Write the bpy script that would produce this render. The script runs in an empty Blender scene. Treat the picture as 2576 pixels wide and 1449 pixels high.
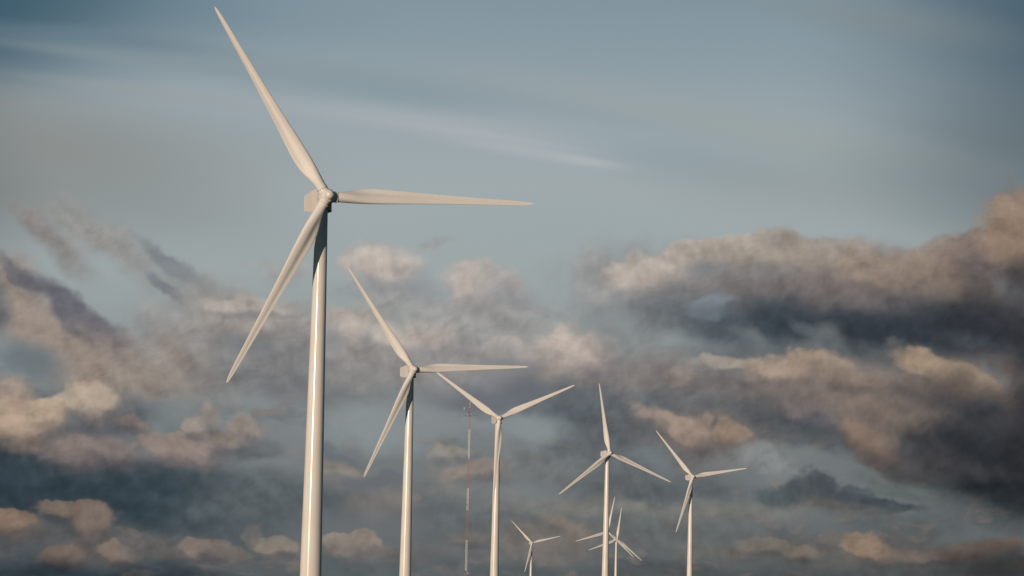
import bpy, bmesh, math, random
from mathutils import Vector, Matrix
R = math.radians
random.seed(7)
scene = bpy.context.scene
C = scene.collection

# ------------------------------------------------------------------ camera
F_PX, PITCH, ROLL = 11049.456 / 4096, 0.111208, 0.022791     # focal length in frame widths
cp, sp, cr, sr = math.cos(PITCH), math.sin(PITCH), math.cos(ROLL), math.sin(ROLL)
_d, _u, _r = Vector((0, cp, sp)), Vector((0, -sp, cp)), Vector((1, 0, 0))
VR, VU, VD = cr * _r + sr * _u, -sr * _r + cr * _u, _d
CAM = Vector((0, 0, 1.7))
cam = bpy.data.cameras.new('camera'); cam.sensor_width = 36; cam.lens = 36 * F_PX
cam.clip_start, cam.clip_end = 0.5, 60000
camo = bpy.data.objects.new('camera', cam); C.objects.link(camo)
camo.matrix_world = Matrix(((VR.x, VU.x, -VD.x, CAM.x), (VR.y, VU.y, -VD.y, CAM.y), (VR.z, VU.z, -VD.z, CAM.z), (0, 0, 0, 1)))
scene.camera = camo
scene.view_settings.view_transform = 'Standard'
scene.view_settings.look = 'None'
scene.view_settings.exposure = 0
scene.view_settings.gamma = 1
scene.cycles.use_denoising = True
scene.cycles.max_bounces = 6
scene.cycles.use_light_tree = False

# ------------------------------------------------------------------ sun
SUN_AZ, SUN_EL = R(207), R(5.8)         # compass bearing from +Y, clockwise
sun_dir = Vector((math.sin(SUN_AZ) * math.cos(SUN_EL), math.cos(SUN_AZ) * math.cos(SUN_EL), math.sin(SUN_EL)))
sl = bpy.data.lights.new('sun', 'SUN'); sl.energy = 3.3; sl.angle = R(0.5); sl.color = (1, .785, .605)
so = bpy.data.objects.new('sun', sl); C.objects.link(so)
so.rotation_euler = (-sun_dir).to_track_quat('-Z', 'Y').to_euler()
so.location = sun_dir * 200

# ------------------------------------------------------------------ node helpers
def lin(c):
    return tuple((v / 255 / 12.92) if v / 255 <= .04045 else ((v / 255 + .055) / 1.055) ** 2.4 for v in c) + (1,)

class Tree:
    def __init__(s, nt): s.nt = nt; s.N = nt.nodes; s.L = nt.links
    def node(s, t, **k):
        n = s.N.new(t)
        for a, v in k.items(): setattr(n, a, v)
        return n
    def put(s, sock, v):
        if isinstance(v, bpy.types.NodeSocket): s.L.new(v, sock)
        elif v is not None: sock.default_value = v
    def math(s, op, a, b=None, c=None, clamp=False):
        n = s.node('ShaderNodeMath', operation=op, use_clamp=clamp)
        for i, v in enumerate((a, b, c)): s.put(n.inputs[i], v)
        return n.outputs[0]
    def vec(s, op, a, b=None, c=None, scale=None):
        n = s.node('ShaderNodeVectorMath', operation=op)
        for i, v in enumerate((a, b, c)):
            if v is not None: s.put(n.inputs[i], v)
        if scale is not None: s.put(n.inputs['Scale'], scale)
        return n.outputs['Value'] if op in ('LENGTH', 'DOT_PRODUCT') else n.outputs[0]
    def noise(s, v, scale, detail=4, rough=.5, color=False, lac=2.0):
        n = s.node('ShaderNodeTexNoise'); n.noise_dimensions = '3D'
        s.put(n.inputs['Vector'], v); n.inputs['Scale'].default_value = scale
        n.inputs['Detail'].default_value = detail; n.inputs['Roughness'].default_value = rough
        n.inputs['Lacunarity'].default_value = lac
        return n.outputs['Color' if color else 'Fac']
    def ramp(s, v, a, b, ta=0., tb=1., kind='SMOOTHSTEP'):
        n = s.node('ShaderNodeMapRange', interpolation_type=kind)
        for i, x in enumerate((v, a, b, ta, tb)): s.put(n.inputs[i], x)
        return n.outputs[0]
    def mix(s, f, a, b, blend='MIX'):
        n = s.node('ShaderNodeMix', data_type='RGBA', blend_type=blend)
        s.put(n.inputs[0], f); s.put(n.inputs[6], a); s.put(n.inputs[7], b)
        return n.outputs[2]

# ------------------------------------------------------------------ sky: clear-air sky, high veil, cloud decks
world = bpy.data.worlds.new('World'); scene.world = world; world.use_nodes = True
world.cycles.sampling_method = 'NONE'
W = Tree(world.node_tree); W.N.clear()
STRENGTH, NOISE_REL, PUFF_REL = 0.05, .35, 1.1
sky = W.node('ShaderNodeTexSky', sky_type='NISHITA', sun_disc=False)
sky.sun_elevation, sky.sun_rotation = SUN_EL, SUN_AZ
sky.air_density, sky.dust_density, sky.ozone_density = 1.0, .4, 1.5
DIR = W.node('ShaderNodeTexCoord').outputs['Generated']
sx = W.node('ShaderNodeSeparateXYZ'); W.L.new(DIR, sx.inputs[0])
az = W.math('DEGREES', W.math('ARCTAN2', sx.outputs[0], sx.outputs[1]))
el = W.math('DEGREES', W.math('ARCSINE', sx.outputs[2]))
cx = W.node('ShaderNodeCombineXYZ'); W.L.new(az, cx.inputs[0]); W.L.new(el, cx.inputs[1])
P = cx.outputs[0]                        # compass bearing and height above the horizon, in degrees

def sky_at(x, y):                        # bearing / height of a place in the sky
    d = VD + ((x - 1288) * VR - (y - 724.5) * VU) / (F_PX * 2576)
    d.normalize()
    return math.degrees(math.atan2(d.x, d.y)), math.degrees(math.asin(d.z))
DEG = F_PX * 2576 * math.pi / 180

def warp(base, terms):
    v = base
    for scl, amp, det, rough, stretch in terms:
        q = W.vec('MULTIPLY', base, stretch)
        n = W.vec('SUBTRACT', W.noise(q, scl, det, rough, color=True), (.5, .5, .5))
        v = W.vec('MULTIPLY_ADD', n, (amp, amp, 0), v)
    return v
P_cum = warp(P, [(.8, .85, 4, .5, (1, 1.15, 1)), (3.0, .20, 5, .55, (1, 1, 1))])
P_soft = warp(P, [(.55, 1.0, 4, .5, (1, 1.35, 1))])
P_veil = warp(P, [(.22, .35, 3, .45, (.35, 2.0, 1))])

def puffs(p, scale, detail):             # rounded heads of the heaped clouds
    n = W.node('ShaderNodeTexVoronoi', voronoi_dimensions='2D', feature='SMOOTH_F1', normalize=True)
    W.put(n.inputs['Vector'], p); n.inputs['Scale'].default_value = scale
    n.inputs['Detail'].default_value = detail; n.inputs['Roughness'].default_value = .5
    n.inputs['Lacunarity'].default_value = 2.3; n.inputs['Smoothness'].default_value = .45
    return n.outputs['Distance']
rt = W.node('ShaderNodeVectorRotate', rotation_type='Z_AXIS'); rt.inputs['Angle'].default_value = .6
W.L.new(warp(P, [(1.3, .34, 4, .55, (1, 1, 1)), (4.5, .07, 3, .5, (1, 1, 1))]), rt.inputs[0])
Q = rt.outputs[0]
pf = puffs(Q, 1.15, 1.6)
bump = W.math('SUBTRACT', .42, pf)
EDGE = {'c': W.math('MULTIPLY_ADD', bump, .75, 1.0), 'w': W.math('MULTIPLY_ADD', bump, .5, 1.0), 's': 1.0}
COORD = {'c': P_cum, 'w': P_soft, 's': P_veil}

cr_ = W.node('ShaderNodeValToRGB')
W.L.new(W.math('DIVIDE', el, 14.0), cr_.inputs[0])
stops = [(0.0, (84, 90, 93)), (.03, (90, 96, 99)), (.18, (113, 119, 121)), (.30, (137, 144, 146)), (.47, (156, 166, 167)),
         (.60, (160, 170, 173)), (.72, (151, 164, 170)), (.82, (137, 154, 163)), (1.0, (116, 140, 153))]
e = cr_.color_ramp.elements
while len(e) < len(stops): e.new(.5)
for i, (p, c) in enumerate(stops): e[i].position = p; e[i].color = lin(c)
col = cr_.outputs[0]
deck = W.node('ShaderNodeValue').outputs[0]; deck.default_value = 0.0      # how much of the sky there is cloud deck

# loose fragments drifting in the low sky, thinner and flatter towards the horizon
low = W.ramp(el, 5.8, 3.8)
fq = W.vec('MULTIPLY', warp(P, [(1.6, .35, 3, .5, (1, 1.4, 1))]), (.7, 1.5, 1))
fn = W.noise(fq, 1.2, 5, .55)
fs = W.noise(W.vec('ADD', fq, (-.14, .24, 0)), 1.2, 5, .55)
col = W.mix(W.math('MULTIPLY', W.ramp(fn, .44, .70), W.math('MULTIPLY', low, .75)), col, lin((80, 87, 92)))
col = W.mix(W.math('MULTIPLY', W.math('MULTIPLY', W.ramp(fn, .42, .58), W.ramp(W.math('SUBTRACT', fn, fs), .0, .20)), W.math('MULTIPLY', low, .7)), col, lin((140, 128, 119)))

CLOUDS = [
# kind, x, y, rx, ry, turn, colour, amount, softness
# the open sky; its dark outer strokes put lens corner darkening into the colour
('s', 500, 20, 480, 110, 3, (108, 134, 148), 0.4, 1),
('s', 1288, -1500, 4600, 1150, 0, (66, 94, 112), 0.8, 0.9),
('s', -650, -80, 1130, 330, 0, (56, 90, 108), 0.85, 0.6),
('s', 3400, 150, 1150, 600, 0, (60, 82, 97), 0.8, 0.6),
('s', 3000, -60, 760, 280, 0, (64, 90, 106), 0.6, 0.7),
('s', 2200, 50, 420, 60, 8, (130, 139, 141), 0.5, 1),
('s', -450, 345, 1150, 200, 2, (134, 136, 133), 0.75, 0.6),
('s', -560, -60, 800, 280, 0, (60, 90, 106), 0.75, 0.6),
('s', 300, 520, 520, 120, 4, (138, 146, 147), 0.5, 1),
('s', -520, 520, 560, 420, 0, (104, 112, 114), 0.5, 0.45),
('s', 700, 185, 900, 50, 5, (134, 150, 157), 0.6, 0.9),
('s', 1000, 238, 330, 34, 8, (136, 153, 162), 0.5, 1),
('s', 1700, 250, 700, 40, 8, (150, 162, 167), 0.4, 0.9),
('s', 650, 150, 520, 40, 5, (138, 152, 158), 0.5, 1),
('s', 420, 238, 440, 22, 5, (152, 157, 157), 0.45, 0.9),
('s', 330, 150, 420, 18, 4, (134, 147, 151), 0.4, 0.9),
('s', 300, 105, 340, 34, 3, (92, 118, 134), 0.5, 1),
('s', 1500, 290, 420, 34, 9, (140, 156, 167), 0.5, 1),
('s', 1900, 330, 800, 64, 9, (154, 163, 162), 0.6, 0.9),
('s', 1680, 400, 300, 70, 8, (145, 160, 168), 0.6, 1),
('s', 800, 288, 460, 34, 6, (160, 168, 173), 0.5, 1),
('s', 1100, 318, 470, 34, 6, (168, 175, 180), 0.6, 1),
('s', 1210, 345, 330, 12, 7, (174, 180, 184), 0.45, 1),
('s', 1320, 386, 310, 26, 8, (172, 178, 182), 0.7, 1),
('s', 1480, 414, 110, 14, 8, (178, 183, 186), 0.6, 0.9),
('s', 2000, 470, 500, 110, 4, (139, 149, 149), 0.45, 1),
('s', 2980, 440, 800, 260, 0, (100, 113, 118), 0.65, 0.65),
('s', 1400, 560, 500, 90, 0, (154, 166, 170), 0.5, 1),
# thin wisps on the left
('w', 90, 565, 90, 34, 30, (146, 137, 131), 0.55, 0.9),
('w', 140, 622, 120, 42, 38, (132, 126, 124), 0.7, 0.9),
('w', 225, 568, 100, 44, 22, (150, 145, 140), 0.65, 0.9),
('w', 310, 632, 170, 44, 30, (141, 138, 135), 0.65, 0.95),
('c', 445, 672, 115, 22, 32, (111, 117, 125), 0.8, 0.72),
('c', 420, 735, 75, 22, 36, (104, 110, 118), 0.8, 0.72),
('w', 470, 720, 120, 30, 25, (139, 145, 148), 0.5, 0.9),
# banks running on past both sides
('w', -420, 1180, 420, 90, 0, (48, 60, 69), 0.95, 0.8),
('w', -380, 960, 320, 90, 8, (138, 126, 116), 0.8, 0.8),
('c', -300, 900, 180, 90, 20, (146, 133, 123), 0.8, 0.95),
('c', -314, 878, 151, 67, 20, (156, 140, 129), 0.64, 0.6),
('c', -268, 965, 162, 45, 20, (99, 94, 97), 0.48, 0.95),
('w', 3040, 850, 420, 130, 0, (56, 61, 66), 0.95, 0.8),
('w', 3000, 1130, 430, 150, 0, (46, 51, 56), 0.95, 0.8),
('c', 2850, 620, 180, 110, 10, (135, 117, 104), 0.9, 0.95),
('c', 2836, 594, 151, 81, 10, (144, 124, 109), 0.72, 0.52),
('c', 2882, 699, 162, 55, 10, (91, 83, 82), 0.54, 0.95),
('c', 3080, 690, 180, 90, 0, (120, 107, 99), 0.85, 0.95),
('c', 3066, 668, 151, 67, 0, (128, 113, 103), 0.68, 0.52),
('c', 3112, 755, 162, 45, 0, (81, 75, 78), 0.51, 0.95),
('w', 2980, 980, 330, 60, 0, (114, 103, 96), 0.8, 0.9),
# diagonal bank, far left
('w', 60, 770, 130, 70, 48, (146, 132, 123), 0.85, 0.8),
('w', 180, 880, 240, 95, 38, (149, 136, 126), 0.85, 0.8),
('c', 60, 695, 75, 20, 52, (112, 111, 115), 0.85, 0.64),
('c', 180, 792, 165, 44, 37, (97, 98, 107), 0.9, 0.6),
('c', 285, 862, 120, 40, 38, (104, 104, 111), 0.8, 0.68),
('w', 0, 775, 30, 60, 0, (94, 99, 106), 0.8, 0.9),
('w', 330, 930, 200, 90, 15, (153, 139, 128), 0.8, 0.9),
('w', 430, 865, 90, 55, 20, (149, 141, 134), 0.6, 0.9),
('c', 470, 900, 100, 50, 20, (153, 140, 130), 0.6, 0.95),
('c', 462, 888, 84, 37, 20, (163, 148, 136), 0.48, 0.68),
('c', 488, 936, 90, 25, 20, (104, 99, 102), 0.36, 0.95),
('w', 60, 893, 110, 50, 10, (105, 116, 122), 0.85, 0.9),
('w', 40, 970, 80, 26, 8, (84, 98, 104), 0.75, 0.9),
('w', 400, 965, 150, 52, 5, (138, 130, 122), 0.75, 0.9),
('w', 560, 1000, 120, 34, 0, (128, 127, 126), 0.6, 0.9),
# dark deck, left
('w', 60, 1165, 260, 75, 0, (42, 55, 64), 0.9, 0.9),
('w', 280, 1250, 560, 85, 0, (50, 63, 72), 0.97, 0.7),
('w', 450, 1275, 320, 55, 3, (55, 68, 76), 0.8, 0.8),
('w', 330, 1185, 280, 35, 2, (66, 78, 85), 0.6, 0.9),
('w', 640, 1270, 220, 60, 0, (85, 95, 98), 0.7, 0.9),
('w', 380, 1040, 170, 55, 0, (119, 129, 133), 0.75, 0.9),
('w', 700, 1130, 110, 90, 0, (125, 130, 132), 0.7, 0.9),
# warm heaps, left
('w', 200, 1080, 170, 60, 0, (90, 91, 97), 0.85, 0.8),
('c', 30, 1000, 70, 60, 0, (146, 133, 123), 0.85, 0.95),
('c', 24, 986, 59, 44, 0, (156, 140, 129), 0.68, 0.6),
('c', 43, 1043, 63, 30, 0, (99, 94, 97), 0.51, 0.95),
('w', 140, 1000, 60, 60, 20, (92, 98, 104), 0.7, 0.9),
('c', 62, 1060, 130, 60, -5, (166, 148, 131), 0.97, 0.95),
('c', 52, 1046, 109, 44, -5, (177, 156, 137), 0.78, 0.34),
('c', 85, 1103, 117, 30, -5, (112, 105, 103), 0.58, 0.95),
('c', 110, 1035, 52, 40, 0, (170, 152, 135), 0.8, 0.95),
('c', 106, 1025, 44, 30, 0, (181, 161, 141), 0.64, 0.45),
('c', 119, 1064, 47, 20, 0, (115, 107, 106), 0.48, 0.95),
('w', 300, 1030, 90, 50, 0, (86, 92, 99), 0.85, 0.8),
('c', 222, 1008, 82, 58, 0, (164, 150, 136), 0.97, 0.95),
('c', 215, 994, 69, 43, 0, (175, 159, 142), 0.78, 0.34),
('c', 237, 1050, 74, 29, 0, (111, 106, 107), 0.58, 0.95),
('w', 60, 1110, 140, 30, 0, (116, 103, 96), 0.6, 0.9),
('c', 237, 1140, 150, 52, 0, (117, 109, 107), 0.85, 0.95),
('c', 225, 1128, 126, 38, 0, (125, 115, 112), 0.68, 0.6),
('c', 264, 1177, 135, 26, 0, (79, 77, 84), 0.51, 0.95),
('c', 205, 1125, 70, 30, 0, (125, 114, 109), 0.6, 0.95),
('c', 199, 1118, 59, 22, 0, (133, 120, 114), 0.48, 0.68),
('c', 218, 1147, 63, 15, 0, (85, 80, 86), 0.36, 0.95),
('c', 600, 1135, 110, 32, -5, (98, 103, 107), 0.8, 0.64),
('c', 370, 1108, 55, 24, -10, (80, 92, 98), 0.75, 0.72),
('c', 440, 1122, 112, 44, 0, (137, 125, 118), 0.93, 0.95),
('c', 431, 1111, 94, 33, 0, (146, 132, 123), 0.74, 0.38),
('c', 460, 1154, 101, 22, 0, (93, 88, 93), 0.56, 0.95),
('c', 530, 1108, 90, 32, 0, (135, 125, 120), 0.85, 0.95),
('c', 523, 1100, 76, 24, 0, (144, 132, 126), 0.68, 0.38),
('c', 546, 1131, 81, 16, 0, (91, 88, 94), 0.51, 0.95),
('c', 485, 1064, 38, 32, 0, (140, 131, 124), 0.9, 0.95),
('c', 482, 1056, 32, 24, 0, (149, 138, 130), 0.72, 0.38),
('c', 492, 1087, 34, 16, 0, (95, 93, 97), 0.54, 0.95),
('c', 530, 1052, 36, 52, -15, (134, 129, 125), 0.8, 0.95),
('c', 527, 1040, 30, 38, -15, (143, 136, 131), 0.64, 0.6),
('c', 536, 1089, 32, 26, -15, (91, 91, 98), 0.48, 0.95),
('c', 625, 1072, 50, 38, 0, (138, 129, 123), 0.93, 0.95),
('c', 621, 1063, 42, 28, 0, (147, 136, 129), 0.74, 0.38),
('c', 634, 1099, 45, 19, 0, (93, 91, 97), 0.56, 0.95),
('c', 570, 1102, 62, 26, 0, (131, 123, 118), 0.8, 0.95),
('c', 565, 1096, 52, 19, 0, (140, 130, 123), 0.64, 0.6),
('c', 581, 1121, 56, 13, 0, (89, 87, 93), 0.48, 0.95),
('c', 330, 1068, 60, 22, 10, (121, 111, 107), 0.7, 0.95),
('c', 325, 1063, 50, 16, 10, (129, 117, 112), 0.56, 0.6),
('c', 341, 1084, 54, 11, 10, (82, 78, 84), 0.42, 0.95),
# low heaps, bottom left
('w', 100, 1375, 290, 60, 0, (70, 77, 83), 0.75, 0.9),
('w', 400, 1360, 300, 50, 0, (76, 86, 89), 0.6, 0.9),
('w', 480, 1388, 330, 30, 0, (98, 97, 98), 0.6, 0.9),
('w', 150, 1345, 200, 40, 0, (92, 90, 90), 0.6, 0.9),
('c', 28, 1318, 83, 38, 0, (126, 108, 96), 0.93, 0.95),
('c', 21, 1309, 70, 28, 0, (134, 114, 100), 0.74, 0.3),
('c', 43, 1345, 75, 19, 0, (85, 76, 75), 0.56, 0.95),
('c', 190, 1300, 112, 31, 5, (114, 102, 94), 0.93, 0.95),
('c', 181, 1293, 94, 23, 5, (121, 108, 98), 0.74, 0.3),
('c', 210, 1322, 101, 15, 5, (77, 72, 74), 0.56, 0.95),
('c', 245, 1335, 54, 41, 0, (111, 100, 94), 0.85, 0.95),
('c', 241, 1325, 45, 31, 0, (118, 106, 98), 0.68, 0.52),
('c', 255, 1365, 49, 21, 0, (75, 71, 74), 0.51, 0.95),
('c', 230, 1390, 90, 36, 0, (96, 90, 88), 0.75, 0.64),
('c', 148, 1400, 65, 29, 0, (109, 97, 89), 0.9, 0.95),
('c', 143, 1393, 54, 21, 0, (116, 102, 93), 0.72, 0.52),
('c', 160, 1421, 58, 14, 0, (74, 68, 70), 0.54, 0.95),
('c', 300, 1403, 68, 24, 0, (117, 106, 99), 0.95, 0.95),
('c', 295, 1397, 57, 18, 0, (125, 112, 103), 0.76, 0.3),
('c', 312, 1420, 62, 12, 0, (79, 75, 78), 0.57, 0.95),
('c', 370, 1370, 64, 40, 0, (100, 98, 96), 0.75, 0.64),
('c', 508, 1378, 58, 29, 0, (120, 110, 104), 0.95, 0.95),
('c', 503, 1371, 48, 21, 0, (128, 116, 109), 0.76, 0.3),
('c', 518, 1399, 52, 14, 0, (81, 78, 82), 0.57, 0.95),
('c', 580, 1388, 52, 14, 0, (111, 104, 99), 0.85, 0.56),
('c', 706, 1374, 65, 36, 0, (127, 118, 110), 0.97, 0.95),
('c', 701, 1365, 54, 27, 0, (135, 125, 115), 0.78, 0.3),
('c', 718, 1400, 58, 18, 0, (86, 83, 86), 0.58, 0.95),
('c', 640, 1345, 20, 30, 0, (110, 106, 103), 0.8, 0.56),
('c', 120, 1296, 31, 13, 0, (114, 103, 96), 0.7, 0.56),
('c', 330, 1345, 36, 14, 0, (106, 100, 97), 0.7, 0.56),
('c', 432, 1394, 40, 12, 0, (109, 102, 98), 0.7, 0.56),
('c', 556, 1366, 23, 13, 0, (114, 106, 101), 0.75, 0.56),
('c', 622, 1392, 31, 11, 0, (109, 103, 99), 0.7, 0.56),
('w', 180, 1450, 460, 44, 0, (42, 54, 62), 0.92, 0.9),
# bank behind the nearest tower
('w', 640, 850, 270, 90, 8, (136, 131, 129), 0.85, 0.85),
('w', 600, 795, 200, 62, 6, (156, 150, 145), 0.85, 0.8),
('c', 610, 772, 130, 34, 4, (161, 155, 149), 0.8, 0.95),
('c', 600, 764, 109, 25, 4, (172, 164, 156), 0.64, 0.6),
('c', 633, 796, 117, 17, 4, (109, 110, 117), 0.48, 0.95),
('w', 720, 905, 220, 70, 8, (126, 126, 127), 0.75, 0.9),
('w', 620, 872, 80, 34, 20, (118, 122, 126), 0.7, 0.9),
('w', 600, 930, 140, 40, 10, (131, 131, 129), 0.6, 0.9),
('w', 730, 965, 230, 44, 0, (113, 114, 117), 0.8, 0.9),
('w', 880, 985, 200, 44, 0, (120, 124, 125), 0.7, 0.9),
('c', 890, 828, 105, 60, 0, (168, 160, 153), 0.9, 0.95),
('c', 882, 814, 88, 44, 0, (179, 169, 160), 0.72, 0.56),
('c', 909, 871, 94, 30, 0, (114, 113, 120), 0.54, 0.95),
('w', 840, 905, 90, 60, 10, (117, 121, 126), 0.75, 0.9),
('w', 930, 900, 140, 60, 0, (134, 133, 131), 0.6, 0.9),
('c', 980, 850, 70, 34, 10, (167, 163, 159), 0.65, 0.95),
('c', 974, 842, 59, 25, 10, (178, 172, 166), 0.52, 0.68),
('c', 993, 874, 63, 17, 10, (113, 115, 125), 0.39, 0.95),
('w', 1010, 890, 240, 60, 0, (149, 145, 142), 0.7, 0.9),
('w', 1260, 870, 200, 54, 0, (155, 151, 148), 0.6, 0.9),
('w', 1120, 950, 240, 40, 0, (135, 134, 134), 0.7, 0.9),
# pale heaps, top middle
('w', 700, 690, 90, 24, 0, (156, 152, 148), 0.45, 0.95),
('c', 965, 682, 112, 66, 0, (176, 167, 160), 0.9, 0.95),
('c', 956, 666, 94, 49, 0, (188, 177, 168), 0.72, 0.56),
('c', 985, 730, 101, 33, 0, (119, 118, 126), 0.54, 0.95),
('w', 1055, 722, 80, 40, 35, (142, 146, 151), 0.65, 0.9),
('w', 960, 735, 130, 34, 5, (150, 150, 150), 0.55, 0.9),
('c', 1210, 722, 118, 70, 0, (173, 165, 159), 0.88, 0.95),
('c', 1201, 705, 99, 52, 0, (185, 174, 166), 0.7, 0.6),
('c', 1231, 772, 106, 35, 0, (117, 117, 125), 0.53, 0.95),
('w', 1290, 770, 90, 62, 40, (138, 142, 146), 0.7, 0.9),
('c', 1060, 845, 120, 46, 0, (172, 164, 157), 0.85, 0.95),
('c', 1050, 834, 101, 34, 0, (184, 173, 164), 0.68, 0.6),
('c', 1082, 878, 108, 23, 0, (116, 116, 124), 0.51, 0.95),
('w', 1180, 800, 150, 34, 15, (152, 152, 152), 0.5, 0.9),
('w', 1090, 615, 60, 18, -15, (160, 158, 155), 0.5, 0.95),
('w', 1480, 685, 60, 50, -20, (160, 158, 156), 0.55, 0.9),
('w', 1200, 900, 200, 50, 0, (148, 147, 146), 0.6, 0.9),
('w', 1130, 800, 280, 50, 6, (155, 152, 148), 0.6, 0.9),
('w', 1370, 800, 130, 60, 0, (152, 152, 150), 0.55, 0.9),
('w', 1180, 925, 330, 50, 0, (143, 140, 138), 0.65, 0.9),
# middle heap
('w', 1540, 935, 190, 90, 0, (158, 152, 147), 0.85, 0.8),
('c', 1450, 890, 120, 66, 0, (176, 166, 158), 0.88, 0.95),
('c', 1440, 874, 101, 49, 0, (188, 175, 165), 0.7, 0.52),
('c', 1472, 938, 108, 33, 0, (119, 117, 124), 0.53, 0.95),
('c', 1300, 895, 110, 46, 0, (166, 159, 153), 0.8, 0.95),
('c', 1291, 884, 92, 34, 0, (177, 168, 160), 0.64, 0.6),
('c', 1320, 928, 99, 23, 0, (112, 112, 120), 0.48, 0.95),
('c', 1430, 960, 120, 50, 10, (167, 156, 146), 0.7, 0.95),
('c', 1420, 948, 101, 37, 10, (178, 165, 153), 0.56, 0.68),
('c', 1452, 996, 108, 25, 10, (113, 110, 115), 0.42, 0.95),
('w', 1280, 930, 90, 50, 10, (128, 130, 134), 0.6, 0.9),
('w', 1560, 850, 130, 50, 15, (122, 127, 130), 0.65, 0.9),
# great cloud, right
('w', 2020, 720, 520, 100, 0, (120, 114, 113), 0.85, 0.8),
('w', 2300, 800, 440, 130, 4, (66, 72, 79), 0.92, 0.8),
('c', 1650, 690, 170, 58, -18, (174, 165, 157), 0.9, 0.95),
('c', 1636, 676, 143, 43, -18, (186, 174, 164), 0.72, 0.45),
('c', 1681, 732, 153, 29, -18, (118, 117, 124), 0.54, 0.95),
('c', 1760, 645, 170, 44, -8, (169, 160, 152), 0.85, 0.95),
('c', 1746, 634, 143, 33, -8, (180, 169, 159), 0.68, 0.6),
('c', 1791, 677, 153, 22, -8, (114, 113, 120), 0.51, 0.95),
('c', 1930, 655, 200, 58, 0, (152, 144, 136), 0.92, 0.95),
('c', 1914, 641, 168, 43, 0, (162, 152, 142), 0.74, 0.45),
('c', 1966, 697, 180, 29, 0, (103, 102, 107), 0.55, 0.95),
('c', 2090, 660, 170, 58, 4, (146, 137, 129), 0.9, 0.95),
('c', 2076, 646, 143, 43, 4, (156, 145, 135), 0.72, 0.45),
('c', 2121, 702, 153, 29, 4, (99, 97, 101), 0.54, 0.95),
('w', 2100, 710, 200, 50, 4, (127, 118, 114), 0.8, 0.9),
('c', 2250, 695, 150, 60, 6, (139, 126, 116), 0.9, 0.95),
('c', 2238, 681, 126, 44, 6, (148, 133, 121), 0.72, 0.52),
('c', 2277, 738, 135, 30, 6, (94, 89, 91), 0.54, 0.95),
('c', 2370, 650, 120, 56, -20, (136, 125, 116), 0.93, 0.95),
('c', 2360, 637, 101, 41, -20, (145, 132, 121), 0.74, 0.45),
('c', 2392, 690, 108, 28, -20, (92, 88, 91), 0.56, 0.95),
('c', 2480, 640, 120, 66, -20, (124, 112, 106), 0.9, 0.95),
('c', 2470, 624, 101, 49, -20, (132, 118, 111), 0.72, 0.41),
('c', 2502, 688, 108, 33, -20, (84, 79, 83), 0.54, 0.95),
('c', 2560, 590, 100, 130, 20, (136, 118, 104), 0.97, 0.95),
('c', 2552, 559, 84, 96, 20, (145, 125, 109), 0.78, 0.41),
('c', 2578, 684, 90, 65, 20, (92, 83, 82), 0.58, 0.95),
('w', 2420, 720, 170, 60, 20, (135, 120, 109), 0.85, 0.9),
('w', 2470, 690, 60, 70, 20, (102, 94, 94), 0.7, 0.9),
('w', 1800, 705, 190, 30, -6, (128, 128, 126), 0.7, 0.9),
('w', 1700, 780, 190, 70, 0, (122, 124, 125), 0.75, 0.9),
('w', 2000, 745, 300, 44, 6, (118, 111, 110), 0.7, 0.9),
('w', 1860, 812, 230, 66, 6, (90, 98, 104), 0.88, 0.85),
('w', 2060, 822, 270, 66, 6, (60, 71, 79), 0.93, 0.8),
('w', 2310, 850, 320, 84, 4, (51, 57, 64), 0.95, 0.8),
('w', 2520, 810, 170, 100, 10, (50, 53, 59), 0.9, 0.9),
('w', 2580, 700, 50, 70, 0, (62, 60, 64), 0.8, 0.9),
('w', 1800, 752, 66, 13, -13, (131, 140, 148), 0.75, 1),
('w', 1780, 775, 60, 12, -10, (123, 133, 142), 0.4, 0.9),
('w', 2090, 855, 40, 42, 30, (108, 113, 114), 0.75, 0.9),
('w', 2040, 830, 50, 18, 35, (96, 104, 108), 0.6, 0.9),
('c', 2250, 868, 40, 26, 20, (105, 105, 107), 0.7, 0.72),
('w', 1920, 862, 90, 22, 30, (126, 131, 131), 0.5, 0.9),
('w', 1660, 880, 130, 50, 20, (128, 133, 132), 0.6, 0.9),
# second tier, right
('w', 1530, 1080, 150, 100, 0, (92, 97, 102), 0.9, 0.8),
('w', 1470, 1180, 130, 60, 0, (97, 102, 105), 0.85, 0.9),
('w', 1600, 1220, 160, 50, 0, (94, 99, 102), 0.8, 0.9),
('w', 1890, 884, 170, 28, 2, (104, 109, 113), 0.75, 0.9),
('w', 2500, 900, 150, 46, 8, (66, 70, 77), 0.85, 0.9),
('w', 2080, 890, 280, 34, 2, (90, 97, 101), 0.85, 0.9),
('w', 2000, 985, 520, 80, 4, (112, 105, 104), 0.9, 0.8),
('w', 2380, 985, 220, 62, 12, (122, 108, 98), 0.85, 0.9),
('w', 2250, 1010, 340, 80, 10, (118, 107, 100), 0.8, 0.9),
('w', 1620, 1030, 280, 62, 0, (96, 102, 106), 0.85, 0.9),
('w', 1450, 1010, 180, 60, 0, (90, 97, 102), 0.8, 0.9),
('w', 1240, 990, 180, 46, 0, (103, 108, 116), 0.85, 0.9),
('c', 1860, 914, 130, 24, 0, (149, 142, 135), 0.8, 0.95),
('c', 1850, 908, 109, 18, 0, (159, 150, 141), 0.64, 0.6),
('c', 1883, 931, 117, 12, 0, (101, 100, 106), 0.48, 0.95),
('c', 1715, 952, 60, 34, 0, (133, 125, 120), 0.8, 0.95),
('c', 1710, 944, 50, 25, 0, (142, 132, 126), 0.64, 0.6),
('c', 1726, 976, 54, 17, 0, (90, 88, 94), 0.48, 0.95),
('c', 2010, 928, 150, 42, 0, (156, 140, 126), 0.92, 0.95),
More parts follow.
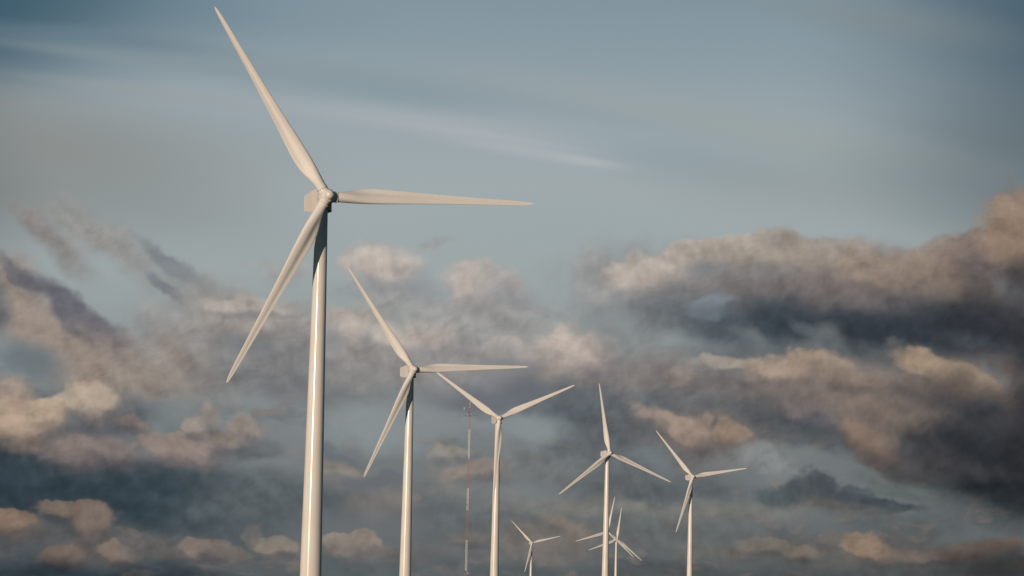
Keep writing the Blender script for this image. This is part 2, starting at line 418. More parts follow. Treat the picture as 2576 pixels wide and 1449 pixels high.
('c', 1998, 918, 126, 31, 0, (166, 148, 132), 0.74, 0.52),
('c', 2037, 958, 135, 21, 0, (106, 99, 99), 0.55, 0.95),
('c', 2130, 955, 140, 40, 8, (134, 121, 112), 0.8, 0.95),
('c', 2119, 945, 118, 30, 8, (143, 128, 117), 0.64, 0.6),
('c', 2155, 984, 126, 20, 8, (91, 85, 88), 0.48, 0.95),
('c', 2310, 930, 70, 34, 10, (141, 127, 114), 0.85, 0.95),
('c', 2304, 922, 59, 25, 10, (150, 134, 119), 0.68, 0.52),
('c', 2323, 954, 63, 17, 10, (95, 90, 90), 0.51, 0.95),
('c', 2400, 945, 165, 50, 18, (157, 139, 121), 0.95, 0.95),
('c', 2387, 933, 139, 37, 18, (167, 147, 127), 0.76, 0.41),
('c', 2430, 981, 148, 25, 18, (106, 98, 95), 0.57, 0.95),
('c', 2470, 1000, 110, 50, 25, (135, 118, 105), 0.85, 0.95),
('c', 2461, 988, 92, 37, 25, (144, 125, 110), 0.68, 0.6),
('c', 2490, 1036, 99, 25, 25, (91, 83, 82), 0.51, 0.95),
('w', 2540, 950, 90, 40, 20, (109, 97, 91), 0.7, 0.9),
('w', 1960, 1075, 260, 80, 0, (68, 77, 83), 0.88, 0.9),
('w', 2450, 1090, 300, 130, 6, (58, 61, 66), 0.93, 0.85),
('w', 2540, 1200, 260, 110, 8, (33, 39, 44), 0.95, 0.85),
('w', 2590, 1020, 70, 190, 0, (50, 48, 50), 0.75, 0.95),
('w', 2190, 1030, 170, 48, 10, (129, 116, 107), 0.75, 0.9),
('c', 2030, 1045, 70, 30, 15, (118, 111, 111), 0.7, 0.95),
('c', 2024, 1038, 59, 22, 15, (126, 117, 116), 0.56, 0.68),
('c', 2043, 1067, 63, 15, 15, (80, 78, 87), 0.42, 0.95),
('w', 1800, 1090, 210, 70, 8, (109, 102, 100), 0.7, 0.9),
('c', 1690, 1058, 110, 34, 22, (146, 132, 121), 0.9, 0.95),
('c', 1681, 1050, 92, 25, 22, (156, 139, 127), 0.72, 0.52),
('c', 1710, 1082, 99, 17, 22, (99, 93, 95), 0.54, 0.95),
('c', 1740, 1092, 74, 48, 10, (143, 129, 119), 0.93, 0.95),
('c', 1734, 1080, 62, 36, 10, (153, 136, 124), 0.74, 0.45),
('c', 1753, 1127, 67, 24, 10, (97, 91, 94), 0.56, 0.95),
('c', 1850, 1100, 54, 36, 0, (138, 122, 109), 0.93, 0.95),
('c', 1846, 1091, 45, 27, 0, (147, 129, 114), 0.74, 0.45),
('c', 1860, 1126, 49, 18, 0, (93, 86, 86), 0.56, 0.95),
('w', 1780, 1145, 150, 34, 0, (97, 92, 92), 0.75, 0.9),
('c', 2190, 1120, 105, 58, 28, (124, 108, 97), 0.88, 0.95),
('c', 2182, 1106, 88, 43, 28, (132, 114, 101), 0.7, 0.6),
('c', 2209, 1162, 94, 29, 28, (84, 76, 76), 0.53, 0.95),
('w', 2300, 1150, 200, 40, 6, (72, 70, 72), 0.7, 0.9),
('w', 1655, 1150, 70, 34, 42, (117, 126, 130), 0.65, 0.9),
('w', 1950, 1178, 140, 44, 6, (129, 133, 133), 0.9, 0.7),
('w', 2130, 1188, 170, 30, 14, (114, 120, 121), 0.85, 0.8),
('w', 2290, 1225, 150, 28, 12, (93, 101, 99), 0.75, 0.9),
('w', 1660, 1235, 220, 52, 0, (93, 98, 102), 0.8, 0.9),
('w', 1800, 1195, 90, 26, 10, (106, 110, 112), 0.6, 0.9),
('c', 2035, 1228, 96, 40, 0, (80, 86, 91), 0.9, 0.56),
('c', 2075, 1205, 40, 26, 0, (76, 83, 89), 0.85, 0.56),
('c', 1990, 1212, 30, 22, 0, (82, 88, 93), 0.8, 0.64),
('c', 2160, 1228, 40, 20, 0, (78, 85, 90), 0.8, 0.56),
('c', 1960, 1235, 60, 32, 0, (80, 90, 93), 0.92, 0.48),
('c', 2130, 1250, 110, 30, 8, (72, 79, 85), 0.9, 0.56),
('c', 2240, 1264, 76, 18, 8, (66, 73, 79), 0.9, 0.56),
('w', 2090, 1285, 130, 24, 4, (100, 98, 96), 0.7, 0.9),
('w', 1750, 1292, 380, 30, 0, (121, 121, 115), 0.65, 0.9),
('w', 2330, 1320, 260, 44, 0, (82, 88, 88), 0.6, 0.9),
# row of heaps along the horizon, right
('w', 2200, 1395, 420, 44, 0, (92, 90, 86), 0.7, 0.9),
('c', 1755, 1392, 56, 16, 0, (113, 109, 103), 0.7, 0.64),
('c', 1842, 1400, 31, 14, 0, (115, 107, 99), 0.8, 0.56),
('c', 1920, 1385, 67, 25, 0, (122, 112, 103), 0.93, 0.95),
('c', 1915, 1379, 56, 19, 0, (130, 118, 108), 0.74, 0.3),
('c', 1932, 1403, 60, 13, 0, (82, 79, 81), 0.56, 0.95),
('c', 2010, 1397, 67, 22, 0, (110, 103, 97), 0.88, 0.95),
('c', 2005, 1392, 56, 16, 0, (117, 109, 101), 0.7, 0.45),
('c', 2022, 1413, 60, 11, 0, (74, 73, 76), 0.53, 0.95),
('c', 2110, 1350, 40, 16, 0, (100, 98, 94), 0.6, 0.72),
('c', 2170, 1374, 59, 43, 0, (137, 120, 105), 0.97, 0.95),
('c', 2165, 1364, 50, 32, 0, (146, 127, 110), 0.78, 0.3),
('c', 2181, 1405, 53, 22, 0, (93, 85, 82), 0.58, 0.95),
('c', 2240, 1392, 45, 27, 0, (120, 107, 97), 0.8, 0.95),
('c', 2236, 1386, 38, 20, 0, (128, 113, 101), 0.64, 0.52),
('c', 2248, 1411, 40, 14, 0, (81, 75, 76), 0.48, 0.95),
('c', 2316, 1394, 76, 22, 0, (106, 97, 91), 0.88, 0.95),
('c', 2310, 1389, 64, 17, 0, (113, 102, 95), 0.7, 0.45),
('c', 2330, 1410, 68, 11, 0, (72, 68, 71), 0.53, 0.95),
('c', 2468, 1374, 99, 27, -5, (104, 91, 84), 0.9, 0.48),
('w', 2080, 1450, 760, 30, 0, (72, 76, 76), 0.75, 0.9),
('w', 2560, 1430, 200, 60, 0, (48, 49, 50), 0.85, 0.95),
# low sky between the towers
('w', 1150, 1320, 520, 60, 0, (101, 105, 109), 0.75, 0.9),
('w', 1620, 1345, 320, 50, 0, (97, 101, 100), 0.75, 0.9),
('w', 660, 1235, 150, 60, 0, (92, 100, 103), 0.8, 0.9),
('w', 1100, 1190, 330, 70, 0, (116, 121, 121), 0.7, 0.9),
('w', 950, 1066, 150, 64, 0, (140, 147, 148), 0.85, 0.8),
('w', 1320, 1075, 95, 42, -10, (137, 145, 147), 0.85, 0.8),
('w', 1150, 1065, 180, 44, 0, (133, 138, 141), 0.6, 0.9),
('c', 850, 1152, 80, 22, 10, (105, 110, 117), 0.85, 0.56),
('c', 858, 1182, 84, 32, 8, (130, 124, 118), 0.88, 0.95),
('c', 851, 1174, 71, 24, 8, (139, 131, 123), 0.7, 0.52),
('c', 873, 1205, 76, 16, 8, (88, 88, 93), 0.53, 0.95),
('w', 850, 1218, 130, 24, 0, (107, 111, 113), 0.75, 0.9),
('c', 960, 1203, 64, 22, 0, (104, 108, 114), 0.8, 0.64),
('c', 1150, 1136, 62, 26, 0, (134, 130, 124), 0.85, 0.95),
('c', 1145, 1130, 52, 19, 0, (143, 137, 130), 0.68, 0.52),
('c', 1161, 1155, 56, 13, 0, (91, 92, 97), 0.51, 0.95),
('c', 1190, 1192, 100, 34, 0, (134, 125, 119), 0.8, 0.95),
('c', 1182, 1184, 84, 25, 0, (143, 132, 124), 0.64, 0.6),
('c', 1208, 1216, 90, 17, 0, (91, 88, 94), 0.48, 0.95),
('w', 1150, 1165, 64, 12, -5, (114, 117, 118), 0.65, 0.9),
('w', 1105, 1230, 90, 26, 5, (110, 111, 111), 0.6, 0.9),
('w', 1330, 1165, 120, 46, 15, (114, 117, 118), 0.7, 0.9),
('w', 1280, 1235, 140, 24, 0, (123, 127, 128), 0.6, 0.9),
('w', 960, 1276, 90, 36, 0, (128, 122, 117), 0.65, 0.9),
('w', 1200, 1312, 170, 44, 0, (95, 102, 105), 0.75, 0.9),
('w', 900, 1330, 200, 34, 0, (107, 111, 114), 0.6, 0.9),
('w', 1450, 1272, 260, 26, 0, (122, 122, 116), 0.6, 0.9),
('c', 892, 1372, 76, 29, 0, (130, 121, 114), 0.93, 0.95),
('c', 886, 1365, 64, 21, 0, (139, 128, 119), 0.74, 0.3),
('c', 906, 1393, 68, 14, 0, (88, 85, 90), 0.56, 0.95),
('c', 950, 1386, 40, 16, 0, (116, 111, 107), 0.8, 0.56),
('c', 1010, 1396, 40, 12, 0, (110, 107, 104), 0.7, 0.56),
('w', 1000, 1392, 240, 22, 0, (106, 104, 103), 0.55, 0.9),
('w', 1370, 1362, 150, 50, 0, (119, 112, 106), 0.8, 0.85),
('w', 1422, 1324, 66, 15, 25, (135, 124, 114), 0.65, 0.9),
('c', 1180, 1366, 74, 22, 0, (110, 107, 102), 0.7, 0.95),
('c', 1174, 1361, 62, 16, 0, (117, 113, 107), 0.56, 0.6),
('c', 1193, 1382, 67, 11, 0, (74, 75, 80), 0.42, 0.95),
('w', 1050, 1440, 420, 26, 0, (90, 97, 99), 0.65, 0.9),
]
for i_, (k, x, y, rx, ry, rot, c, op, soft) in enumerate(CLOUDS):
    if i_ % 8 == 0: HERE = {q: W.vec('MULTIPLY_ADD', col, (1e-7, 1e-7, 0), v) for q, v in COORD.items()}   # keeps the shader evaluated in order
    a, b = sky_at(x, y)
    m = W.node('ShaderNodeMapping', vector_type='TEXTURE')
    W.L.new(HERE[k], m.inputs[0])
    m.inputs[1].default_value = (a, b, 0); m.inputs[2].default_value = (0, 0, R(-rot)); g_ = {'c': 1.15, 'w': 1.4, 's': 1.25}[k]
    m.inputs[3].default_value = (g_ * rx / DEG, g_ * ry / DEG, 1)
    d = W.vec('LENGTH', m.outputs[0])
    hi = EDGE[k]
    f = W.ramp(d, hi, W.math('SUBTRACT', hi, soft) if k != 's' else 1.0 - soft, 0.0, op)
    col = W.mix(f, col, lin(c))
    if k != 's':
        n = W.node('ShaderNodeMix', data_type='FLOAT')
        W.put(n.inputs[0], f); W.put(n.inputs[2], deck); n.inputs[3].default_value = .1 if (c[2] > c[0] + 4 and c[1] > 104) else 1.0
        deck = n.outputs[0]

# billows: the low sun from the left models the fine relief of the cloud decks
dtl = W.vec('MULTIPLY', P_soft, (1, 1.25, 1))
n0 = W.noise(dtl, 1.3, 4, .5)
n1 = W.noise(W.vec('ADD', dtl, (-.18, .16, 0)), 1.3, 4, .5)
lit = W.math('SUBTRACT', puffs(W.vec('ADD', Q, (-.048, .178, 0)), 1.15, 1.6), pf)
m0 = W.noise(dtl, 4.2, 3, .5)
m1 = W.noise(W.vec('ADD', dtl, (-.06, .05, 0)), 4.2, 3, .5)
fine = W.math('MULTIPLY', W.math('SUBTRACT', m0, m1), .35)
rel = W.math('ADD', W.math('MULTIPLY_ADD', W.math('SUBTRACT', n0, n1), NOISE_REL, fine), W.math('MULTIPLY', lit, PUFF_REL))
amt = W.math('MULTIPLY', deck, 1.0)
gain = W.math('ADD', W.math('MULTIPLY', rel, amt), 1.0)
col = W.vec('SCALE', col, scale=gain)
warmth = W.mix(W.math('MULTIPLY', amt, W.math('SUBTRACT', n0, .42), clamp=True), (1, 1, 1, 1), (1.06, .99, .95, 1))
col = W.mix(1.0, col, warmth, 'MULTIPLY')
# the cloud bank fills this quarter of the sky; elsewhere a cloudless sky with an added tint
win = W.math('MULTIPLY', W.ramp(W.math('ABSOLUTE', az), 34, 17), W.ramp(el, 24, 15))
bg = W.node('ShaderNodeBackground'); bg.inputs[1].default_value = STRENGTH
scaled = W.vec('SCALE', col, scale=1.0 / STRENGTH)
clear = W.mix(1.0, sky.outputs[0], (.55, .82, 1.1, 1), 'MULTIPLY')  # out-of-view sky tinted blue, added to cool the shaded sides
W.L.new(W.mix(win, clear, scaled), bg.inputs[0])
wo = W.node('ShaderNodeOutputWorld'); W.L.new(bg.outputs[0], wo.inputs[0])

# ------------------------------------------------------------------ materials
def material(name, rgb, rough, spec=.5, metal=0., var=.05, scale=.4, bump=0., coat=0.):
    m = bpy.data.materials.new(name); m.use_nodes = True
    T = Tree(m.node_tree); b = T.N['Principled BSDF']
    co = T.node('ShaderNodeTexCoord').outputs['Object']
    n = T.noise(T.vec('MULTIPLY', co, (1, 1, .35)), scale, 5, .6)
    T.put(b.inputs['Base Color'], T.mix(T.ramp(n, .3, .7), tuple(v * (1 - var) for v in rgb) + (1,), tuple(min(1, v * (1 + var)) for v in rgb) + (1,)))
    T.put(b.inputs['Roughness'], T.ramp(n, .3, .7, rough * .9, rough * 1.12))
    b.inputs['Specular IOR Level'].default_value = spec
    b.inputs['Metallic'].default_value = metal
    b.inputs['Coat Weight'].default_value = coat
    b.inputs['Coat Roughness'].default_value = .12
    if bump:
        bp = T.node('ShaderNodeBump'); bp.inputs['Strength'].default_value = 1; bp.inputs['Distance'].default_value = bump
        T.put(bp.inputs['Height'], T.noise(T.vec('MULTIPLY', co, (1, 1, .55)), .9, 2, .5)); T.L.new(bp.outputs[0], b.inputs['Normal'])
    return m
M_TOWER = material('tower_paint', (.70, .68, .645), .16, .22)
M_BLADE = material('blade_gelcoat', (.735, .725, .705), .5, .22, var=.03, scale=.25)
M_HUB = material('hub_gelcoat', (.70, .69, .675), .24, .5, var=.03)
M_NAC = material('nacelle_panels', (.74, .715, .68), .45, .4, var=.04)
M_COLLAR = material('collar_steel', (.42, .40, .37), .5, .4)
M_RED = material('mast_red_paint', (.40, .12, .10), .6, .3, var=.15)
M_WHITE = material('mast_white_paint', (.74, .73, .70), .6, .3, var=.08)
M_DARK = material('antenna_metal', (.10, .10, .11), .6, .3)

def ground_material():
    m = bpy.data.materials.new('field_grass'); m.use_nodes = True
    T = Tree(m.node_tree); b = T.N['Principled BSDF']
    co = T.node('ShaderNodeTexCoord').outputs['Object']
    n = T.noise(co, .004, 8, .6); n2 = T.noise(co, .6, 6, .65)
    c = T.mix(T.ramp(n, .42, .58), (.045, .06, .022, 1), (.085, .075, .035, 1))
    c = T.mix(T.math('MULTIPLY', n2, .5), c, (.03, .035, .015, 1))
    T.put(b.inputs['Base Color'], c); b.inputs['Roughness'].default_value = .95; b.inputs['Specular IOR Level'].default_value = .1
    return m

# ------------------------------------------------------------------ mesh helpers
def link(name, me, parent=None, mat=None):
    o = bpy.data.objects.new(name, me); C.objects.link(o)
    if mat and not me.materials: me.materials.append(mat)
    if parent: o.parent = parent
    return o
def to_mesh(bm, name, smooth=True, sharp=40):
    bmesh.ops.recalc_face_normals(bm, faces=bm.faces[:])
    for f in bm.faces: f.smooth = smooth
    for ed in bm.edges:
        if len(ed.link_faces) == 2 and ed.calc_face_angle(0) > R(sharp): ed.smooth = False
    me = bpy.data.meshes.new(name); bm.to_mesh(me); bm.free()
    return me
def lathe(bm, prof, n=64, mat=Matrix()):            # prof = (radius, z) pairs, turned about Z, closed at both ends
    rings = []
    for r, z in prof:
        rings.append([bm.verts.new(mat @ Vector((r * math.cos(2 * math.pi * i / n), r * math.sin(2 * math.pi * i / n), z))) for i in range(n)])
    for a, b in zip(rings, rings[1:]):
        for i in range(n): bm.faces.new((a[i], a[(i + 1) % n], b[(i + 1) % n], b[i]))
    bm.faces.new(rings[0][::-1]); bm.faces.new(rings[-1])
def bar(bm, a, b, w):                               # square bar between two points
    a, b = Vector(a), Vector(b); d = (b - a).normalized()
    s = d.cross(Vector((0, 0, 1)) if abs(d.z) < .9 else Vector((1, 0, 0))).normalized(); t = d.cross(s)
    q = [[bm.verts.new(p + (s * i + t * j) * w / 2) for i, j in ((-1, -1), (1, -1), (1, 1), (-1, 1))] for p in (a, b)]
    for i in range(4): bm.faces.new((q[0][i], q[0][(i + 1) % 4], q[1][(i + 1) % 4], q[1][i]))
    bm.faces.new(q[0][::-1]); bm.faces.new(q[1])
def box(bm, lo, hi):
    bar(bm, ((lo[0] + hi[0]) / 2, (lo[1] + hi[1]) / 2, lo[2]), ((lo[0] + hi[0]) / 2, (lo[1] + hi[1]) / 2, hi[2]), hi[0] - lo[0])

# ------------------------------------------------------------------ turbine
TILT, OVER, CONE, HUB_Z = 0.116357, 3.1, 0.01158, 76.0
TOP_Z = HUB_Z - 1.75

def tower_mesh():
    bm = bmesh.new(); prof = [(2.25, -2.0), (2.25, .12), (2.06, .13)]
    z = .13
    rad = lambda z: 1.12 + .0125 * (TOP_Z - z)
    while z < TOP_Z - 3.2:                           # rolled plate cans
        z += 2.9
        prof.append((rad(z), z))
    prof += [(rad(TOP_Z - .3), TOP_Z - .3), (1.2, TOP_Z - .29), (1.2, TOP_Z - .05), (1.1, TOP_Z - .04), (1.1, TOP_Z)]
    lathe(bm, prof, 96)
    return to_mesh(bm, 'tower')

def nacelle_mesh():
    # side outline: (metres behind the rotor centre, height over the hub centre)
    out = [(1.4, 1.0), (1.85, 1.42), (9.1, 1.02), (9.35, .85), (9.35, -1.1), (9.2, -1.28), (5.3, -1.93), (4.9, -2.02), (2.7, -2.1), (1.75, -1.75), (1.4, -1.4)]
    bm = bmesh.new(); hub = Vector((0, -OVER * math.cos(TILT), HUB_Z + OVER * math.sin(TILT)))
    def half(s): return 1.62 - .03 * max(0, s - 5) - .28 * max(0, 2.7 - s)
    a = [bm.verts.new(hub + Vector((-half(s), s, z))) for s, z in out]
    b = [bm.verts.new(hub + Vector((half(s), s, z))) for s, z in out]
    n = len(out)
    bm.faces.new(a); bm.faces.new(b[::-1])
    for i in range(n): bm.faces.new((a[i], a[(i + 1) % n], b[(i + 1) % n], b[i]))
    bm.normal_update()
    rim = [ed for ed in bm.edges if (ed.verts[0] in a and ed.verts[1] in a) or (ed.verts[0] in b and ed.verts[1] in b)]
    bmesh.ops.bevel(bm, geom=rim, offset=.30, segments=5, profile=.5, affect='EDGES')
    return to_mesh(bm, 'nacelle', sharp=28)

def hub_mesh():
    bm = bmesh.new()                                 # axis along -Y, rotor plane at y = 0
    fw = Matrix.Rotation(R(90), 4, 'X')              # Z of the lathe -> -Y
    lathe(bm, [(1.25, -1.6), (1.42, -1.45), (1.5, -1.1), (1.52, -.5), (1.46, .05), (1.38, .5), (1.26, .9), (1.08, 1.25), (.75, 1.55)], 48, fw)
    ball = [(.90 * math.cos(t), 1.50 + .90 * math.sin(t)) for t in [R(-80 + 160 * i / 20) for i in range(21)]]
    lathe(bm, ball, 48, fw)
    for k in range(3):                               # three blade sockets
        lathe(bm, [(1.02, .2), (1.02, 1.2), (1.0, 1.55), (1.0, 1.74)], 48, Matrix.Rotation(2 * math.pi * k / 3, 4, 'Y'))
    me = to_mesh(bm, 'hub_raw')
    o = bpy.data.objects.new('hub_raw', me); C.objects.link(o)
    md = o.modifiers.new('r', 'REMESH'); md.mode = 'VOXEL'; md.voxel_size = .05
    ms = o.modifiers.new('s', 'SMOOTH'); ms.factor = .5; ms.iterations = 3
    dg = bpy.context.evaluated_depsgraph_get()
    out = bpy.data.meshes.new_from_object(o.evaluated_get(dg)); out.name = 'hub'
    bpy.data.objects.remove(o); bpy.data.meshes.remove(me)
    for p in out.polygons: p.use_smooth = True
    return out

# span, chord, leading edge ahead of the pitch axis, thickness ratio, twist, share of airfoil (0 = round root)
SPAN = [(1.74, 1.9, .95, 1.0, 14, 0), (2.6, 1.9, .95, 1.0, 14, 0), (3.4, 2.04, .98, .93, 14, .12), (4.6, 2.40, 1.04, .74, 14, .5), (5.8, 2.76, 1.09, .56, 13.5, .8),
        (7.2, 2.96, 1.12, .42, 12.5, .97), (8.4, 3.06, 1.12, .37, 11.5, 1), (10, 2.98, 1.07, .33, 10, 1), (12, 2.78, 1.0, .30, 8.5, 1), (15, 2.44, .86, .27, 6.5, 1),
        (18, 2.13, .74, .24, 5, 1), (22, 1.80, .60, .22, 3.4, 1), (26, 1.50, .49, .20, 2.2, 1), (30, 1.26, .41, .185, 1.2, 1), (34, 1.04, .33, .175, .5, 1),
        (36.5, .88, .27, .17, .2, 1), (38, .74, .21, .165, 0, 1), (39, .58, .13, .16, 0, 1), (39.6, .40, .03, .16, 0, 1), (39.9, .22, -.06, .16, 0, 1), (40.0, .05, -.15, .2, 0, 1)]
def span_at(s):
    for a, b in zip(SPAN, SPAN[1:]):
        if s <= b[0]:
            t = (s - a[0]) / (b[0] - a[0])
            return [x + (y - x) * t for x, y in zip(a, b)]
    return list(SPAN[-1])
def section(c, le, th, tw, af, n=28):
    pts = []
    for i in range(2 * n):
        ph = math.pi * i / n                         # 0 at the trailing edge, pi at the leading edge
        x = .5 * (1 + math.cos(ph)); up = -1 if i <= n else 1      # first the suction side, then the pressure side
        yt = 5 * th * (.2969 * math.sqrt(max(x, 0)) - .126 * x - .3516 * x * x + .2843 * x ** 3 - .1036 * x ** 4)
        m, p = .035, .45
        yc = m / p / p * (2 * p * x - x * x) if x < p else m / (1 - p) ** 2 * (1 - 2 * p + 2 * p * x - x * x)
        y = (yc + yt) if up < 0 else (yc - yt)
        if up > 0 and x > .38: y += min(.06, th * .17) * math.sin(math.pi * (x - .38) / .62) ** 2   # hollow aft underside
        cxn, cyn = x, .5 * math.sin(ph) * th * (1 if True else 1)
        X, Y = cxn * (1 - af) + x * af, cyn * (1 - af) + y * af
        px, py = le - X * c, Y * c                   # leading edge towards +X, suction side towards +Y (downwind)
        t = R(tw)
        pts.append((px * math.cos(t) + py * math.sin(t), -px * math.sin(t) + py * math.cos(t)))
    return pts
def blade_mesh():
    bm = bmesh.new(); rings = []
    ss = [1.74 + .43 * i for i in range(30)] + [14.6 + .9 * i for i in range(26)] + [37.9, 38.3, 38.7, 39, 39.3, 39.6, 39.8, 39.9, 39.96, 40.0]
    # smooth the table a little so the outline has no corners
    for s in ss:
        w = min(.9, max(.02, (40 - s) * .5)) if s > 37 else .9
        v = [sum(q) / 5 for q in zip(*[span_at(min(40, max(1.74, s + w * k))) for k in (-.8, -.4, 0, .4, .8)])]
        pre = -.0  # straight blade
        rings.append([bm.verts.new((x, y + pre, s)) for x, y in section(*v[1:])])
    n = len(rings[0])
    for a, b in zip(rings, rings[1:]):
        for i in range(n): bm.faces.new((a[i], a[(i + 1) % n], b[(i + 1) % n], b[i]))
    bm.faces.new(rings[0][::-1]); bm.faces.new(rings[-1])
    return to_mesh(bm, 'blade', sharp=60)
def collar_mesh():
    bm = bmesh.new()
    lathe(bm, [(.97, 1.62), (1.05, 1.63), (1.04, 1.72), (1.08, 1.73), (1.08, 1.80), (1.04, 1.81), (.99, 1.86), (.955, 1.90)], 64)
    return to_mesh(bm, 'root_collar', sharp=35)
def bearing_mesh():
    bm = bmesh.new(); lathe(bm, [(1.3, TOP_Z), (1.36, TOP_Z + .03), (1.36, TOP_Z + .16), (1.3, TOP_Z + .2)], 64)
    return to_mesh(bm, 'yaw_bearing')

def hub_matrix(): return Matrix.Translation((0, -OVER * math.cos(TILT), HUB_Z + OVER * math.sin(TILT))) @ Matrix.Rotation(-TILT, 4, 'X')

def make_turbine():
    root = bpy.data.objects.new('wind_turbine', None); C.objects.link(root)
    root.empty_display_size = 3
    root['category'] = 'wind turbine'; root['group'] = 'white wind turbines of the wind farm'
    link('tower', tower_mesh(), root, M_TOWER)
    link('yaw_bearing', bearing_mesh(), root, M_NAC)
    for z in (22.0, 46.0):                           # bolted joints between the tower sections
        bm = bmesh.new(); r = 1.12 + .0125 * (TOP_Z - z)
        lathe(bm, [(r - .1, z - .07), (r + .014, z - .06), (r + .014, z + .06), (r - .1, z + .07)], 96)
        link('flange_ring', to_mesh(bm, 'flange_ring'), root, M_TOWER)
    link('nacelle', nacelle_mesh(), root, M_NAC)
    link('hub', hub_mesh(), root, M_HUB)
    bl, co = blade_mesh(), collar_mesh()
    for k in range(3):
        b = link('blade', bl, root, M_BLADE); link('root_collar', co, b, M_HUB)
    return root
def set_rotor(root, phase):
    k = 0
    for ch in sorted(root.children, key=lambda o: o.name):
        kind = ch.name.split('.')[0]
        if kind == 'hub': ch.matrix_local = hub_matrix() @ Matrix.Rotation(phase, 4, 'Y')
        if kind == 'blade': ch.matrix_local = hub_matrix() @ Matrix.Rotation(phase + k * 2 * math.pi / 3, 4, 'Y') @ Matrix.Rotation(CONE, 4, 'X'); k += 1
def copy_tree(o, parent=None):
    c = o.copy(); C.objects.link(c); c.parent = parent
    for ch in list(o.children): copy_tree(ch, c)
    return c

TURBINES = [   # x, y, height of the hub over the camera's ground, yaw, rotor phase, label
    (-35.026,499.408,72.690,0.35691,1.53859, 'nearest and largest white wind turbine, its upper blade almost touching the top edge'),
    (-32.597,902.561,74.184,0.35271,1.50074, 'second largest white wind turbine, just right of the nearest tower, one blade level'),
    (-5.190,1281.872,83.195,0.23212,1.13217, 'white wind turbine with Y-shaped rotor, one blade hanging straight down in front of its tower'),
    (55.866,1556.139,82.616,0.36152,1.96241, 'white wind turbine with one blade straight up, its tower crossing two tiny far rotors'),
    (122.820,1852.891,83.604,0.32022,1.39274, 'mid-sized white wind turbine standing farthest right of all'),
    (32.955,3624.941,71.510,0.27117,1.32294, 'tiny far wind turbine standing alone in the gap right of the Y-shaped rotor'),
    (110.228,3044.046,74.491,0.31352,0.22926, 'tiny far wind turbine with hub and tower hidden behind a nearer tower, only blades showing'),
    (133.824,3372.412,73.355,0.30230,0.16324, 'tiny far wind turbine whose hub and slim tower show just right of a nearer tower'),
]
proto = None
for i, (x, y, h, yaw, ph, lab) in enumerate(TURBINES):
    t = make_turbine() if i == 0 else copy_tree(proto)
    if i == 0: proto = t
    t.location = (x, y, h - HUB_Z); t.rotation_euler = (0, 0, yaw); t['label'] = lab
    set_rotor(t, ph)

# ------------------------------------------------------------------ radio mast
MD = 2300.0
mx = -0.01427 * MD
def mz(y4):                                          # height on the mast of a row seen in the photograph
    t = (y4 - 1616.5) / (2288 - 1616.5)
    return CAM.z + MD * (0.0689653 + t * (0.0084103 - 0.0689653))
mast = bpy.data.objects.new('radio_mast', None); C.objects.link(mast); mast.location = (mx, MD, -1.5)
mast['label'] = 'slender red and white banded lattice radio mast with side antennas'; mast['category'] = 'mast'
def lattice(z0, z1, w, leg):
    bm = bmesh.new(); c = [(-w / 2, -w / 2), (w / 2, -w / 2), (w / 2, w / 2), (-w / 2, w / 2)]
    for x, y in c: bar(bm, (x, y, z0), (x, y, z1), leg)
    n = max(1, round((z1 - z0) / 1.5)); h = (z1 - z0) / n
    for i in range(n):
        za, zb = z0 + i * h, z0 + (i + 1) * h
        for j in range(4):
            p, q = c[j], c[(j + 1) % 4]
            if (i + j) % 2: p, q = q, p
            bar(bm, (*p, za + .08), (*q, zb - .08), .08)
            bar(bm, (*p, zb - .05), (*q, zb - .05), .08)
    return to_mesh(bm, 'mast_section', smooth=False)
Z0 = -1.5
bands = [(1632, 1719, 'r'), (1719, 1837, 'w'), (1837, 1954.6, 'r'), (1954.6, 2043, 'w'), (2043, 2161.6, 'r'), (2161.6, 2282, 'w'), (2282, None, 'r')]
for ya, yb, k in bands:
    zt = mz(ya) - Z0; zb = mz(yb) - Z0 if yb else 0.0
    s = link('mast_section', lattice(zb, zt, 1.15, .125 if k == 'r' else .18), mast, M_RED if k == 'r' else M_WHITE)
    s['label'] = 'red lattice band' if k == 'r' else 'white lattice band'
def mast_part(name, bars, m, lab=None):
    bm = bmesh.new()
    for a, b, w in bars: bar(bm, a, b, w)
    o = link(name, to_mesh(bm, name, smooth=False), mast, m)
    if lab: o['label'] = lab
    return o
mast_part('top_whip', [((0, 0, mz(1632) - Z0), (0, 0, mz(1606) - Z0), .22)], M_WHITE)
z = mz(1640) - Z0
mast_part('side_arm', [((-4.7, 0, z), (.5, 0, z), .16)], M_DARK)
mast_part('dipole_antenna', [((-4.75, 0, z - .2), (-4.75, 0, z + 2.5), .32)], M_WHITE)
z = mz(1650.5) - Z0
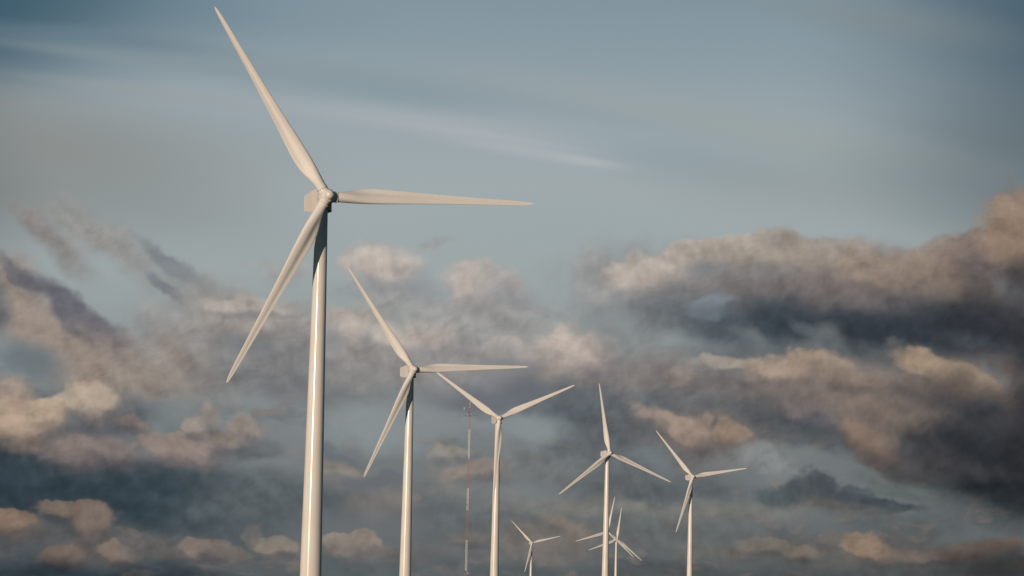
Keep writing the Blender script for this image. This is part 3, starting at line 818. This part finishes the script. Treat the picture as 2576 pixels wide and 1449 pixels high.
bm = bmesh.new(); lathe(bm, [(.45, -.5), (.5, -.4), (.5, .4), (.3, .5)], 20, Matrix.Translation((-.75, -.5, z))); link('drum_antenna', to_mesh(bm, 'drum_antenna'), mast, M_DARK)
z = mz(1663.5) - Z0
mast_part('cross_arm', [((-4.7, 0, z), (4.8, 0, z), .2), ((-4.7, 0, z), (-4.7, 0, z + .6), .15), ((0, 0, z - .5), (0, 0, z + .5), 1.3)], M_DARK)
for yy, L in ((1804, 4.6), (1902, 5.6), (2000, 5.6)):
    z = mz(yy) - Z0
    mast_part('side_arm', [((-L, 0, z), (.5, 0, z), .15)], M_DARK)
z = mz(2020) - Z0
bm = bmesh.new(); lathe(bm, [(.3, -.5), (.36, -.4), (.36, .4), (.3, .5)], 16, Matrix.Translation((-.8, -.4, z))); link('equipment_box', to_mesh(bm, 'equipment_box'), mast, M_DARK)
z = mz(2290) - Z0
mast_part('antenna_bracket', [((.4, 0, z + 1.6), (2.0, 0, z - .9), .16), ((.4, 0, z - 1.0), (2.0, 0, z - 1.0), .16), ((1.7, 0, z - 1.0), (2.1, 0, z - .4), .3)], M_WHITE)

# ------------------------------------------------------------------ ground
bumps = [(x, y, h - HUB_Z, 170 if y < 2500 else 260) for x, y, h, *_ in TURBINES]
def height(x, y):
    s = wsum = 0.0
    for bx, by, bz, r in bumps:
        w = math.exp(-((x - bx) ** 2 + (y - by) ** 2) / (2 * r * r)); s += w * bz; wsum += w
    return s / max(1.0, wsum)
def axis(lo, hi, fine, step):
    v = [lo]
    while v[-1] < hi: v.append(v[-1] + (step if fine[0] <= v[-1] < fine[1] else max(step, min(3000, .35 * min(abs(v[-1] - fine[0]), abs(v[-1] - fine[1])) + step))))
    return v
bm = bmesh.new()
xs, ys = axis(-26000, 26000, (-500, 700), 45), axis(-9000, 32000, (-100, 4200), 60)
gv = [[bm.verts.new((x, y, height(x, y) - .02)) for x in xs] for y in ys]
for a, b in zip(gv, gv[1:]):
    for i in range(len(xs) - 1): bm.faces.new((a[i], a[i + 1], b[i + 1], b[i]))
g = link('ground', to_mesh(bm, 'ground'), None, ground_material()); g['kind'] = 'structure'
